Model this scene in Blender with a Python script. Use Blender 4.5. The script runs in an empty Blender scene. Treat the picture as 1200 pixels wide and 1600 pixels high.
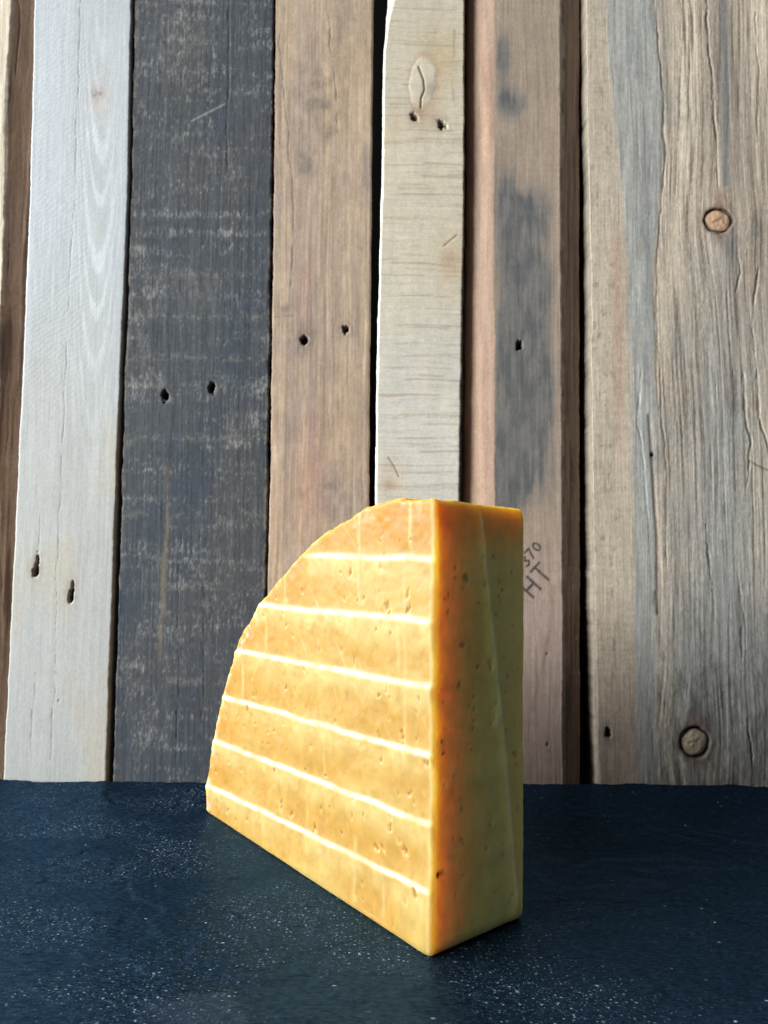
import bpy, math
import numpy as np
from mathutils import Matrix

# ------------------------------------------------------------------ camera, light, exposure
sc = bpy.context.scene
cam_d = bpy.data.cameras.new('camera'); cam = bpy.data.objects.new('camera', cam_d)
sc.collection.objects.link(cam); sc.camera = cam
cam_d.sensor_fit = 'VERTICAL'; cam_d.sensor_height = 36.0; cam_d.lens = 27.0
cam_d.clip_start = 0.01; cam_d.clip_end = 50
cam.matrix_world = (Matrix.Translation((0, 0, 0.1375)) @ Matrix.Rotation(math.radians(90 + 1.9), 4, 'X')
                    @ Matrix.Rotation(math.radians(0.42), 4, 'Z'))
cam_d.dof.use_dof = True; cam_d.dof.focus_distance = 0.27; cam_d.dof.aperture_fstop = 30.0

w = bpy.data.worlds.new('World'); sc.world = w; w.use_nodes = True
bg = w.node_tree.nodes['Background']
bg.inputs[0].default_value = (0.88, 0.93, 1.0, 1); bg.inputs[1].default_value = 0.11

def area(name, loc, target, sx, sy, power, col):
    d = bpy.data.lights.new(name, 'AREA'); d.shape = 'RECTANGLE'; d.size = sx; d.size_y = sy
    d.energy = power; d.color = col
    o = bpy.data.objects.new(name, d); sc.collection.objects.link(o)
    from mathutils import Vector
    v = Vector(target) - Vector(loc)
    o.location = loc; o.rotation_euler = v.to_track_quat('-Z', 'Y').to_euler()
    return o
area('window_light', (-1.50, -0.04, 0.62), (-0.30, 0.0, 0.18), 2.1, 0.85, 158.0, (0.90, 0.96, 1.0))

sc.view_settings.view_transform = 'Standard'; sc.view_settings.look = 'None'
sc.view_settings.exposure = 0.0; sc.view_settings.gamma = 1.0
sc.render.engine = 'CYCLES'
sc.cycles.max_bounces = 8

# ------------------------------------------------------------------ numpy noise helpers
_lat = np.random.RandomState(11).rand(64, 256, 256).astype(np.float32) * 2 - 1
def noise(x, y, seed=0):
    L = _lat[seed % 64]
    xi = np.floor(x).astype(np.int64); yi = np.floor(y).astype(np.int64)
    fx = x - xi; fy = y - yi
    fx = fx * fx * fx * (fx * (fx * 6 - 15) + 10); fy = fy * fy * fy * (fy * (fy * 6 - 15) + 10)
    x0 = xi & 255; x1 = (xi + 1) & 255; y0 = yi & 255; y1 = (yi + 1) & 255
    return (L[y0, x0] * (1 - fx) + L[y0, x1] * fx) * (1 - fy) + (L[y1, x0] * (1 - fx) + L[y1, x1] * fx) * fy
def fbm(x, y, seed=0, octv=4, gain=0.5):
    s = 0; a = 1.0; t = 0
    for k in range(octv):
        s = s + a * noise(x * 2 ** k + 17.3 * k, y * 2 ** k + 5.1 * k, seed + k); t += a; a *= gain
    return s / t * 1.5
def sm(a, b, t):
    t = np.clip((t - a) / (b - a), 0, 1); return t * t * (3 - 2 * t)
def blob(x, v, cx, cv, rx, rv):
    return np.exp(-(((x - cx) / rx) ** 2 + ((v - cv) / rv) ** 2))
def segdist(x, v, pts):
    best = np.full(np.shape(x), 1e9)
    for (ax, av), (bx, bv) in zip(pts[:-1], pts[1:]):
        dx, dv = bx - ax, bv - av
        t = np.clip(((x - ax) * dx + (v - av) * dv) / (dx * dx + dv * dv + 1e-9), 0, 1)
        best = np.minimum(best, np.hypot(x - ax - t * dx, v - av - t * dv))
    return best
def stroke(x, v, pts, wd):
    return np.exp(-(segdist(x, v, pts) / wd) ** 2)
def crack(x, v, pts, wd, sd=0):
    vs = [p[1] for p in pts]; lo, hi = min(vs), max(vs)
    jx = .8 * fbm(v / 16, v * 0 + sd, 43, 3) + .22 * noise(v / 1.7, v * 0 + sd, 46)
    wv = wd * .78 * np.clip(.75 + .7 * noise(v / 7, v * 0 + sd, 41), .25, 1.4)
    if hi - lo > 12: wv = wv * np.clip(.3 + np.minimum(v - lo, hi - v) / 10, .3, 1)
    return np.exp(-(segdist(x + jx, v, pts) / wv) ** 2) * np.clip(.85 + .5 * noise(v / 5, v * 0 + sd, 48), .3, 1)
def lin(r, g, b):
    c = np.array([r, g, b], dtype=np.float64) / 255.0
    return np.where(c < 0.04045, c / 12.92, ((c + 0.055) / 1.055) ** 2.4)
def mixc(c, col, m):
    return c * (1 - m[:, None]) + col[None, :] * m[:, None]

# ------------------------------------------------------------------ mesh helpers
def make_mesh(name, co, quads, col=None, mats=(), smooth=True, ngons=()):
    me = bpy.data.meshes.new(name)
    nq = len(quads); nl = nq * 4 + sum(len(g) for g in ngons)
    me.vertices.add(len(co)); me.vertices.foreach_set('co', np.asarray(co, np.float32).ravel())
    loops = np.concatenate([np.asarray(quads, np.int32).ravel()] + [np.asarray(g, np.int32) for g in ngons])
    me.loops.add(nl); me.loops.foreach_set('vertex_index', loops)
    starts = list(np.arange(nq, dtype=np.int32) * 4); p = nq * 4
    for g in ngons: starts.append(p); p += len(g)
    me.polygons.add(len(starts)); me.polygons.foreach_set('loop_start', np.asarray(starts, np.int32))
    me.update(calc_edges=True); me.validate()
    if smooth:
        me.polygons.foreach_set('use_smooth', np.ones(len(me.polygons), bool))
    if col is not None:
        for nm, arr in col.items():
            if arr.ndim == 1: arr = np.stack([arr] * 3, 1)
            a = me.attributes.new(nm, 'FLOAT_COLOR', 'POINT')
            rgba = np.ones((len(co), 4), np.float32); rgba[:, :3] = np.clip(arr, 0, 1)
            a.data.foreach_set('color', rgba.ravel())
    for m in mats: me.materials.append(m)
    return me
def link(name, me, parent=None):
    o = bpy.data.objects.new(name, me); sc.collection.objects.link(o)
    if parent: o.parent = parent
    return o

# ------------------------------------------------------------------ materials
class N:
    def __init__(s, name):
        s.m = bpy.data.materials.new(name); s.m.use_nodes = True
        s.t = s.m.node_tree; s.b = s.t.nodes['Principled BSDF']
    def n(s, typ, **kw):
        nd = s.t.nodes.new(typ)
        for k, v in kw.items():
            if k in nd.inputs: nd.inputs[k].default_value = v
            else: setattr(nd, k, v)
        return nd
    def l(s, a, b): s.t.links.new(a, b)
    def attr(s, name): return s.n('ShaderNodeAttribute', attribute_name=name).outputs['Color']
    def math(s, op, a, b=None, clamp=False):
        nd = s.n('ShaderNodeMath', operation=op, use_clamp=clamp)
        for i, q in enumerate((a, b)):
            if q is None: continue
            if isinstance(q, (int, float)): nd.inputs[i].default_value = q
            else: s.l(q, nd.inputs[i])
        return nd.outputs[0]
    def coords(s, scale):
        tc = s.n('ShaderNodeTexCoord'); mp = s.n('ShaderNodeMapping'); mp.inputs['Scale'].default_value = scale
        s.l(tc.outputs['Object'], mp.inputs[0]); return mp.outputs[0]
    def noise(s, scale, detail=4, rough=0.55, sc_=1.0):
        nd = s.n('ShaderNodeTexNoise', Scale=sc_, Detail=detail, Roughness=rough)
        s.l(s.coords(scale), nd.inputs['Vector']); return nd.outputs[0]
    def ramp(s, x, a, b, lo=0.0, hi=1.0):
        nd = s.n('ShaderNodeMapRange'); nd.inputs[1].default_value = a; nd.inputs[2].default_value = b
        nd.inputs[3].default_value = lo; nd.inputs[4].default_value = hi; s.l(x, nd.inputs[0]); return nd.outputs[0]
    def mulc(s, c, f):
        nd = s.n('ShaderNodeVectorMath', operation='SCALE'); s.l(c, nd.inputs[0])
        if isinstance(f, float): nd.inputs['Scale'].default_value = f
        else: s.l(f, nd.inputs['Scale'])
        return nd.outputs[0]
    def bump(s, h, dist, strength=1.0, prev=None):
        nd = s.n('ShaderNodeBump', Distance=dist, Strength=strength); s.l(h, nd.inputs['Height'])
        if prev is not None: s.l(prev, nd.inputs['Normal'])
        return nd.outputs[0]

def wood_material(name, rough=0.75, streak=0.16, bump=0.00025, across=False):
    k = N(name); c = k.attr('wood')
    sv = (60, 900, 900) if across else (900, 900, 40)
    n1 = k.noise(sv, 5, 0.6); n2 = k.noise((1400, 1400, 700), 3, 0.6)
    n3 = k.noise((260, 2600, 2600) if across else (2600, 2600, 260), 3, 0.65)
    f = k.math('ADD', k.ramp(n1, 0.3, 0.7, 1 - streak, 1 + streak), k.ramp(k.math('ADD', n2, n3), 0.7, 1.3, -0.13, 0.13))
    k.l(k.mulc(c, f), k.b.inputs['Base Color'])
    h = k.math('ADD', k.math('MULTIPLY', n1, 0.8), k.math('MULTIPLY', n2, 0.35))
    k.l(k.bump(h, bump, 0.8), k.b.inputs['Normal'])
    k.l(k.ramp(n1, 0.3, 0.7, rough + 0.1, rough - 0.08), k.b.inputs['Roughness'])
    k.b.inputs['Specular IOR Level'].default_value = 0.3
    return k.m
wood_mats = [wood_material('weathered_wood'), wood_material('smooth_pale_wood', 0.6, 0.06, 0.0001),
             wood_material('dark_painted_wood', 0.7, 0.12, 0.00015), wood_material('tan_wood', 0.7, 0.12, 0.0001),
             wood_material('cross_sawn_wood', 0.7, 0.06, 0.00012, True), wood_material('rough_old_wood', 0.82, 0.2, 0.0004)]

def plain(name, col, rough=0.9):
    k = N(name); n1 = k.noise((300, 300, 60), 4)
    c = k.n('ShaderNodeRGB'); c.outputs[0].default_value = (*col, 1)
    k.l(k.mulc(c.outputs[0], k.ramp(n1, 0.3, 0.7, 0.7, 1.3)), k.b.inputs['Base Color'])
    k.b.inputs['Roughness'].default_value = rough; return k.m
mat_back = plain('dark_backing', (0.006, 0.0055, 0.005))

# ------------------------------------------------------------------ plank wall (mm on the wall plane; v = up)
LEAN = math.radians(2.0); WALL_Y = 0.4425
wall = bpy.data.objects.new('plank_wall', None); sc.collection.objects.link(wall)
wall.location = (0, WALL_Y, 0); wall.rotation_euler = (-LEAN, 0, 0)
wall['label'] = 'rustic wall of mismatched reclaimed vertical planks behind the cheese'; wall['category'] = 'plank wall'
V0, V1 = -25.0, 540.0

def hole(x, v, cx, cv, rx, rv, seed=0):
    r = np.hypot((x - cx) / rx, (v - cv) / rv) + 0.3 * noise(x / 1.6, v / 1.6, seed) + .15 * noise(x / .7, v / .9, seed + 1)
    return 1 - sm(0.42, 1.1, r)

def plank(xl, xr, surf, mat, front=0.0, thick=20.0, sl=None, sr=None, rnd=0.9, jit=0.35, seed=1, label=None,
          stepx=0.46, stepv=0.66, speck=.06, sat=.86):
    """xl, xr: tables [(v,x)..] of the front face's edges; sl, sr: (table of outer edge x, depth, 'round'|'flat')"""
    v = np.arange(V0, V1 + .01, stepv)
    def tab(t, sd, j):
        t = sorted(t); x = np.interp(v, [p[0] for p in t], [p[1] for p in t])
        return x + j * (fbm(v / 14, v * 0 + sd, sd, 3) + 0.5 * noise(v / 2.2, v * 0 + sd, sd + 5))
    XL = tab(xl, seed, jit); XR = tab(xr, seed + 9, jit)
    n = int(max(8, np.mean(XR - XL) / stepx))
    s = np.linspace(0, 1, n)
    cols_x = []; cols_d = []; cols_k = []           # kind 0 front, -1 left side, 1 right side
    if sl:
        O = tab(sl[0], seed + 20, jit); m = max(6, int(np.mean(np.abs(XL - O)) / 0.7) + 5)
        cols_x.append(O); cols_d.append(np.full_like(v, -thick)); cols_k.append(-1)
        for t in np.linspace(0, 1, m, endpoint=False):
            ph = (1 - t) * math.pi / 2
            a, b = (math.sin(ph), 1 - math.cos(ph)) if sl[2] == 'round' else (1 - t, 1 - t)
            cols_x.append(XL + (O - XL) * a); cols_d.append(np.full_like(v, -sl[1] * b)); cols_k.append(-1)
    else:
        for d in (thick, thick * .5, 6.0, 3.0, 1.6): cols_x.append(XL); cols_d.append(np.full_like(v, -d)); cols_k.append(-1)
    for t in s:
        x = XL + (XR - XL) * t; d = np.zeros_like(v)
        for e, has in ((x - XL, sl), (XR - x, sr)):
            if not has:
                q = np.clip(1 - e / rnd, 0, 1); d = d - rnd * (1 - np.sqrt(1 - q * q * 0.98))
        cols_x.append(x); cols_d.append(d); cols_k.append(0)
    if sr:
        O = tab(sr[0], seed + 30, jit); m = max(6, int(np.mean(np.abs(XR - O)) / 0.7) + 5)
        for t in np.linspace(0, 1, m + 1)[1:]:
            ph = t * math.pi / 2
            a, b = (math.sin(ph), 1 - math.cos(ph)) if sr[2] == 'round' else (t, t)
            cols_x.append(XR + (O - XR) * a); cols_d.append(np.full_like(v, -sr[1] * b)); cols_k.append(1)
        cols_x.append(O); cols_d.append(np.full_like(v, -thick)); cols_k.append(1)
    else:
        for d in (1.6, 3.0, 6.0, thick * .5, thick): cols_x.append(XR); cols_d.append(np.full_like(v, -d)); cols_k.append(1)
    X = np.array(cols_x).T; D = np.array(cols_d).T; K = np.repeat(np.array(cols_k)[None, :], len(v), 0)
    VV = np.repeat(v[:, None], X.shape[1], 1)
    xf, vf, df, kf = X.ravel(), VV.ravel(), D.ravel(), K.ravel()
    col, disp = surf(xf, vf, kf, df)
    lum = col @ np.array([.3, .59, .11]); col = (lum[:, None] + (col - lum[:, None]) * sat)
    sp = fbm(xf / .75, vf / 1.3, seed + 13, 2, .8) ; sp2 = fbm(xf / 2.6, vf / 4.5, seed + 17, 3); col = col * (1 + speck * sp + .6 * speck * sp2)[:, None]
    # sides take the relief of the face only close to it
    disp = np.where(disp < -1.5, disp, disp * .55) * np.where(kf == 0, 1, np.clip(1 + (df + 1) / 12, 0, 1) * 0.7)
    co = np.stack([xf, -(front + df + disp), vf], 1) * 1e-3
    R, Cn = X.shape
    i = np.arange(R - 1)[:, None] * Cn + np.arange(Cn)[None, :]
    j = np.arange(R - 1)[:, None] * Cn + (np.arange(Cn)[None, :] + 1) % Cn
    q = np.stack([i, j, j + Cn, i + Cn], -1).reshape(-1, 4)
    caps = [list(range(Cn - 1, -1, -1)), [(R - 1) * Cn + t for t in range(Cn)]]
    me = make_mesh('plank', co, q, {'wood': col}, [mat], ngons=caps)
    o = link('plank', me, wall)
    if label: o['label'] = label
    return o

def streaks(x, v, sd, wx=1.6, wv=70):
    xx = x + 2.5 * fbm(x / 60, v / 160, sd + 3, 2)
    return fbm(xx / wx, v / wv, sd, 4, 0.6)

# --- surfaces -------------------------------------------------------------
def s_wane(x, v, k, d):                                     # leftmost: dark brown waney edge
    g = streaks(x - d * .6, v, 2, 2.2, 55); g2 = fbm((x - d) / 5, v / 50, 4, 4)
    c = np.repeat(lin(196, 178, 152)[None], len(x), 0); c = c * (1 + .18 * g[:, None])
    side = np.where(k == 1, 1.0, 0.0) * sm(0.0, 1.5, -d + 0.8 * g)
    b = np.repeat(lin(158, 124, 98)[None], len(x), 0)
    b = mixc(b, lin(92, 66, 50), sm(0.0, .7, g2) * .85); b = mixc(b, lin(168, 126, 90), sm(0.15, .75, g) * .65)
    c = c * (1 - side[:, None]) + b * side[:, None]
    disp = .25 * g + side * (2.2 * g2 + 1.1 * g)
    return c, disp
def s_pale(x, v, k, d):
    g = streaks(x, v, 6, 2.4, 90); b = fbm(x / 18, v / 60, 8, 4)
    c = np.repeat(lin(165, 163, 156)[None], len(x), 0)
    c = mixc(c, lin(166, 168, 168), sm(160, 330, v + 40 * b))
    c = mixc(c, lin(166, 155, 135), sm(.1, .9, b - (v - 120) / 300) * .7)
    c = c * (1 + .045 * g + .05 * b)[:, None]
    # cathedral grain to the right of the fine crack
    q = v - 0.55 * (x + 171) ** 2 * (1 + .1 * b) - 3 * g
    rg = 0.5 + 0.5 * np.sin(q / 5.2 + 1.5 * noise(q / 22, x * 0 + .5, 12))
    mk = blob(x, v, -172, 300, 13, 85) + .8 * blob(x, v, -178, 395, 9, 50)
    c = mixc(c, lin(192, 194, 192), sm(.55, .95, rg) * np.clip(mk, 0, 1) * .6)
    c = mixc(c, lin(168, 158, 140), sm(.8, 1, 1 - rg) * np.clip(mk, 0, 1) * .3)
    # diagonal saw marks
    p = (v - 0.72 * x) / 1.25 / 2.6 + .5 * fbm(x / 9, v / 7, 14, 3)
    saw = .55 * np.sin(2 * math.pi * p) * sm(170, 250, v) * (1 - sm(-186, -166, x + 10 * b)) * sm(-.5, .3, fbm(x / 14, v / 25, 15, 3) + .3)
    c = c * (1 + .045 * saw)[:, None]
    disp = .05 * g + .07 * saw + .15 * b
    # knot and stains
    kn = blob(x, v, -174.5, 404, 3.2, 3.2); c = mixc(c, lin(170, 150, 132), np.clip(blob(x, v, -173, 402, 8, 12) * .5, 0, 1))
    c = mixc(c, lin(112, 96, 92), np.clip(kn * 1.1 * (.7 + .6 * noise(x / 1.3, v / 1.3, 19)), 0, 1) * .8)
    # cracks
    ck = crack(x, v, [(-187, 470), (-186, 350), (-187.5, 250), (-189, 150), (-188, 60), (-188, 0)], .38)
    c = mixc(c, lin(120, 104, 84), ck * .55); disp = disp - .35 * ck
    for pts in ([(-201, 117), (-199.4, 150)], [(-199, 60), (-200, 15)]):
        ck = crack(x, v, pts, .4); c = mixc(c, lin(96, 80, 62), ck * .5); disp = disp - .3 * ck
    for cx, cv in ((-201, 116.5), (-180.2, 101.5)):
        rust = blob(x, v, cx, cv + 3, 3.6, 7) * (.8 + .5 * noise(x / 1.2, v / 3, 21)); c = mixc(c, lin(120, 92, 62), np.clip(rust, 0, 1) * .6)
        up = np.clip((v - cv) / 9, 0, 1)
        h = hole(x, v, cx + up * .5, cv + 1, 2.1 * (1 - .7 * up), 4.2, 22) + hole(x, v, cx + .9, cv + 5, 1.0, 6, 3) * .6
        h = np.clip(h, 0, 1)
        c = mixc(c, lin(34, 26, 18), h); disp = disp - 5 * h
    h = hole(x, v, -185, 43, .9, 1.2, 4); c = mixc(c, lin(110, 90, 66), h); disp = disp - .8 * h
    return c, disp
def s_dark(x, v, k, d):
    g = streaks(x, v, 24, 1.1, 26); g2 = streaks(x, v, 26, 3.5, 140); b = fbm(x / 30, v / 60, 27, 4)
    c = np.repeat(lin(80, 83, 87)[None], len(x), 0)
    c = mixc(c, lin(68, 76, 86), sm(-.2, .7, fbm(x / 22, v / 45, 28, 4)) * .9)
    c = mixc(c, lin(88, 86, 83), sm(0, .8, b) * .6)
    # worn paint: flecks gathered in bands across the board
    band = fbm(x / 70, v / 5.5, 30, 3, .6)
    fl = .9 * fbm(x / .95, v / 2.6, 32, 3, .75) + .5 * band + .35 * b + .35 * fbm(x / 7, v / 12, 31, 3)
    edge = np.maximum(1 - sm(0, 3.5, x + 154), 1 - sm(0, 2.2, -68.5 - x))
    c = mixc(c, lin(142, 140, 136), sm(.1, 1.2, fl + .25 * edge) * .75)
    c = mixc(c, lin(174, 164, 148), sm(.8, 1.6, fl + .2 * edge) * .7)
    for cv in (463, 420, 293, 268, 243, 226, 196, 150, 108, 54):
        cvx = cv + .9 * noise(x / 25, x * 0 + cv, 33)
        m = np.exp(-((v - cvx) / 2.2) ** 2) * sm(-.2, .8, fbm(x / 2.0, v / 1.8, 34, 3, .7) + .5 * fbm(x / 14, v / 9, 35, 2))
        c = mixc(c, lin(164, 155, 140), m * .36)
    m = blob(x, v, -126, 440, 20, 14) + .8 * blob(x, v, -112, 285, 18, 14)
    c = mixc(c, lin(140, 134, 124), np.clip(m * (.4 + .6 * fbm(x / 2, v / 3, 36, 3)), 0, 1) * .6)
    st = np.exp(-((x + 126 + .02 * (177 - v)) / 2.0) ** 2) * sm(55, 80, v) * (1 - sm(170, 185, v))
    c = mixc(c, lin(150, 132, 106), st * np.clip(.5 + .7 * fbm(x / 3, v / 12, 37, 3), 0, 1) * .75)
    c = .60 * c * (1 + .14 * g + .08 * g2)[:, None]
    disp = .10 * g + .12 * g2 + .2 * b
    for pts in ([(-118, 140), (-119, 96), (-117.5, 50), (-117, -20)], [(-97, 470), (-96, 380), (-95, 330)], [(-104, 110), (-103, 30)]):
        ck = crack(x, v, pts, .5); c = mixc(c, lin(30, 28, 28), ck * .7); disp = disp - .5 * ck
    sc_ = stroke(x, v, [(-118, 388), (-98, 399)], .5); c = mixc(c, lin(160, 155, 148), sc_ * .5)
    for cx, cv in ((-129.2, 219.8), (-101.9, 225)):
        h = hole(x, v, cx, cv, 2.2, 3.6, 39); c = mixc(c, lin(16, 15, 15), h); disp = disp - 7 * h
        rim = blob(x, v, cx + 2.5, cv - 1, 1.2, 3); c = mixc(c, lin(150, 138, 120), rim * .3)
    edg = edge * sm(-.3, .6, noise(v / 4, x / 3, 40)); c = mixc(c, lin(126, 112, 94), np.clip(edg, 0, 1) * .7)
    disp = disp - .6 * np.clip(edge * sm(.3, .8, noise(v / 6, v * 0 + 3, 41)), 0, 1)
    return c, disp
def s_tan(x, v, k, d):
    g = streaks(x, v, 42, 1.8, 80); g2 = streaks(x, v, 44, 6, 200); b = fbm(x / 16, v / 40, 45, 4)
    c = np.repeat(lin(166, 140, 114)[None], len(x), 0)
    c = mixc(c, lin(150, 128, 112), sm(-.2, .7, b) * .7); c = mixc(c, lin(184, 152, 116), sm(-.1, .8, g2) * .6)
    c = mixc(c, lin(176, 144, 98), blob(x, v, -22, 415, 12, 40) * .5 + .4 * blob(x, v, -22, 200, 10, 30))
    c = mixc(c, lin(168, 118, 96), np.clip(blob(x, v, -43, 172, 9, 34) + .6 * blob(x, v, -48, 290, 6, 26), 0, 1) * .5)
    sg = fbm(x / 6, v / 7, 47, 4)
    for cx, cv, rx, rv in ((-48, 363, 9, 8), (-33, 381, 7, 4), (-52, 256, 12, 11), (-40, 408, 13, 22), (-30, 160, 8, 14), (-60, 275, 6, 6)):
        c = mixc(c, lin(104, 92, 86), np.clip(blob(x, v, cx, cv, rx, rv) * (.45 + sg), 0, 1) * .62)
    c = c * (1 + .1 * g + .05 * g2)[:, None]
    sl_ = sm(.25, .8, g); c = mixc(c, lin(118, 94, 74), sl_ * .45); c = mixc(c, lin(196, 172, 144), sm(.35, .9, -g) * .4); mo = fbm(x / 3.5, v / 9, 51, 4); c = c * (1 + .10 * mo)[:, None]
    disp = .1 * g + .25 * b
    for pts, wd, a in (([(-66, 445), (-63.5, 410), (-60, 385), (-56, 345), (-55, 318), (-57, 280)], .55, .85), ([(-37.5, 470), (-34, 430), (-31, 403), (-30, 380)], .45, .8),
                       ([(-66, 268), (-54, 269)], .5, .5), ([(-13, 180), (-14, 120)], .7, .6), ([(-17, 140), (-18, 95)], .6, .5), ([(-33, 216), (-32.5, 203), (-38, 200)], .5, .4)):
        ck = crack(x, v, pts, wd, 1); c = mixc(c, lin(64, 46, 34), ck * a * .8); disp = disp - .45 * ck * a
    for cx, cv, r in ((-47.9, 254.1, 2.5), (-23.4, 260.8, 2.2)):
        ru = blob(x, v, cx, cv, 4.5, 5.5) * np.clip(.7 + .6 * noise(x / 1.5, v / 2, 49), 0, 1)
        c = mixc(c, lin(70, 58, 56), np.clip(ru, 0, 1) * .6)
        h = hole(x, v, cx, cv, r, r * 1.2, 50); c = mixc(c, lin(18, 15, 14), h); disp = disp - 6 * h
    edge = 1 - sm(0, 1.6, x + 68); c = mixc(c, lin(120, 94, 72), edge * .5)
    ch = blob(x, v, -66.5, 187, 2.6, 9); disp = disp - 1.2 * ch; c = mixc(c, lin(186, 158, 124), ch * .6)
    return c, disp
def s_saw(x, v, k, d):
    b = fbm(x / 14, v / 30, 52, 4); g = streaks(x, v, 53, 3, 100)
    c = np.repeat(lin(190, 176, 150)[None], len(x), 0)
    c = mixc(c, lin(194, 188, 174), (1 - sm(180, 330, v + 25 * b)) * .9)
    c = mixc(c, lin(188, 160, 116), np.clip(blob(x, v, 33, 425, 12, 22) + .7 * blob(x, v, 38, 300, 9, 22) + .5 * blob(x, v, 6, 385, 5, 12) + .6 * blob(x, v, 4, 172, 9, 16), 0, 1) * .75)
    vv = v + .9 * noise(x / 20, v / 30, 54) + .02 * x
    ln = fbm(x / 55, vv / 1.5, 55, 3, .7)
    c = mixc(c, lin(160, 134, 94), sm(.42, 1.0, ln) * .5); c = mixc(c, lin(206, 196, 176), sm(.3, .9, -ln) * .35)
    rs = np.random.RandomState(5); disp = .12 * ln + .15 * b
    for i in range(46):
        c0 = rs.uniform(150, 470); a = rs.uniform(.15, .6); x0 = rs.uniform(-8, 25); ww = rs.uniform(.25, .55); ln_ = rs.uniform(12, 50)
        m = np.exp(-((vv - c0) / ww) ** 2) * sm(x0 - 4, x0 + 1, x) * (1 - sm(x0 + ln_, x0 + ln_ + 6, x))
        c = mixc(c, lin(142, 112, 72), m * a); disp = disp - .15 * m * a
    c = c * (1 + .03 * g + .06 * b)[:, None]
    # big pale knot with its crack
    r = np.hypot((x - 21.5 - .06 * (v - 410)) / 8.2, (v - 412) / 15.5) + .1 * noise(x / 5, v / 5, 57)
    kn = 1 - sm(.85, 1.05, r)
    c = mixc(c, lin(172, 140, 104), np.exp(-((r - 1.12) / .12) ** 2) * .45)
    c = mixc(c, lin(198, 184, 156), kn * .75); c = mixc(c, lin(150, 136, 120), kn * blob(x, v, 27, 408, 5, 6) * .8)
    c = mixc(c, lin(176, 136, 100), blob(x, v, 22, 392, 8, 9) * .6); disp = disp + .3 * kn
    ck = stroke(x, v, [(19, 421.5), (22, 413.5), (22.6, 407), (20.6, 402), (20.4, 396)], .55); c = mixc(c, lin(62, 48, 38), ck * .9); disp = disp - .9 * ck
    for cx, cv, r_ in ((16.7, 390.1, 2.5), (32.9, 385.8, 2.9)):
        a = blob(x, v, cx, cv + 1, 4, 5); c = mixc(c, lin(120, 100, 84), a * .5)
        h = hole(x + .3 * (v - cv), v, cx, cv, r_, r_ * 1.15, 58); c = mixc(c, lin(44, 34, 28), h * (.8 + .2 * noise(x, v, 3))); disp = disp - 3.5 * h
    for pts in ([(34.5, 311), (42, 317.5)], [(2.5, 184), (6, 178.5), (8.5, 173)]):
        ck = stroke(x, v, pts, .4); c = mixc(c, lin(84, 66, 50), ck * .8); disp = disp - .4 * ck
    c = mixc(c, lin(166, 134, 104), blob(x, v, 38.5, 303, 6, 8) * .5 + blob(x, v, 3, 168, 4, 3) * .6)
    c = mixc(c, lin(128, 116, 100), stroke(x, v, [(40.5, 445), (39.5, 400)], .8) * np.clip(.5 + noise(x, v / 5, 60), 0, 1) * .6)
    sd = np.where(k == -1, 1.0, 0.0); c = mixc(c, lin(220, 220, 218), sd * .4); disp = disp * (1 - .8 * sd)  # left bevel whitened: its window highlight is painted into the colour
    return c, disp
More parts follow.
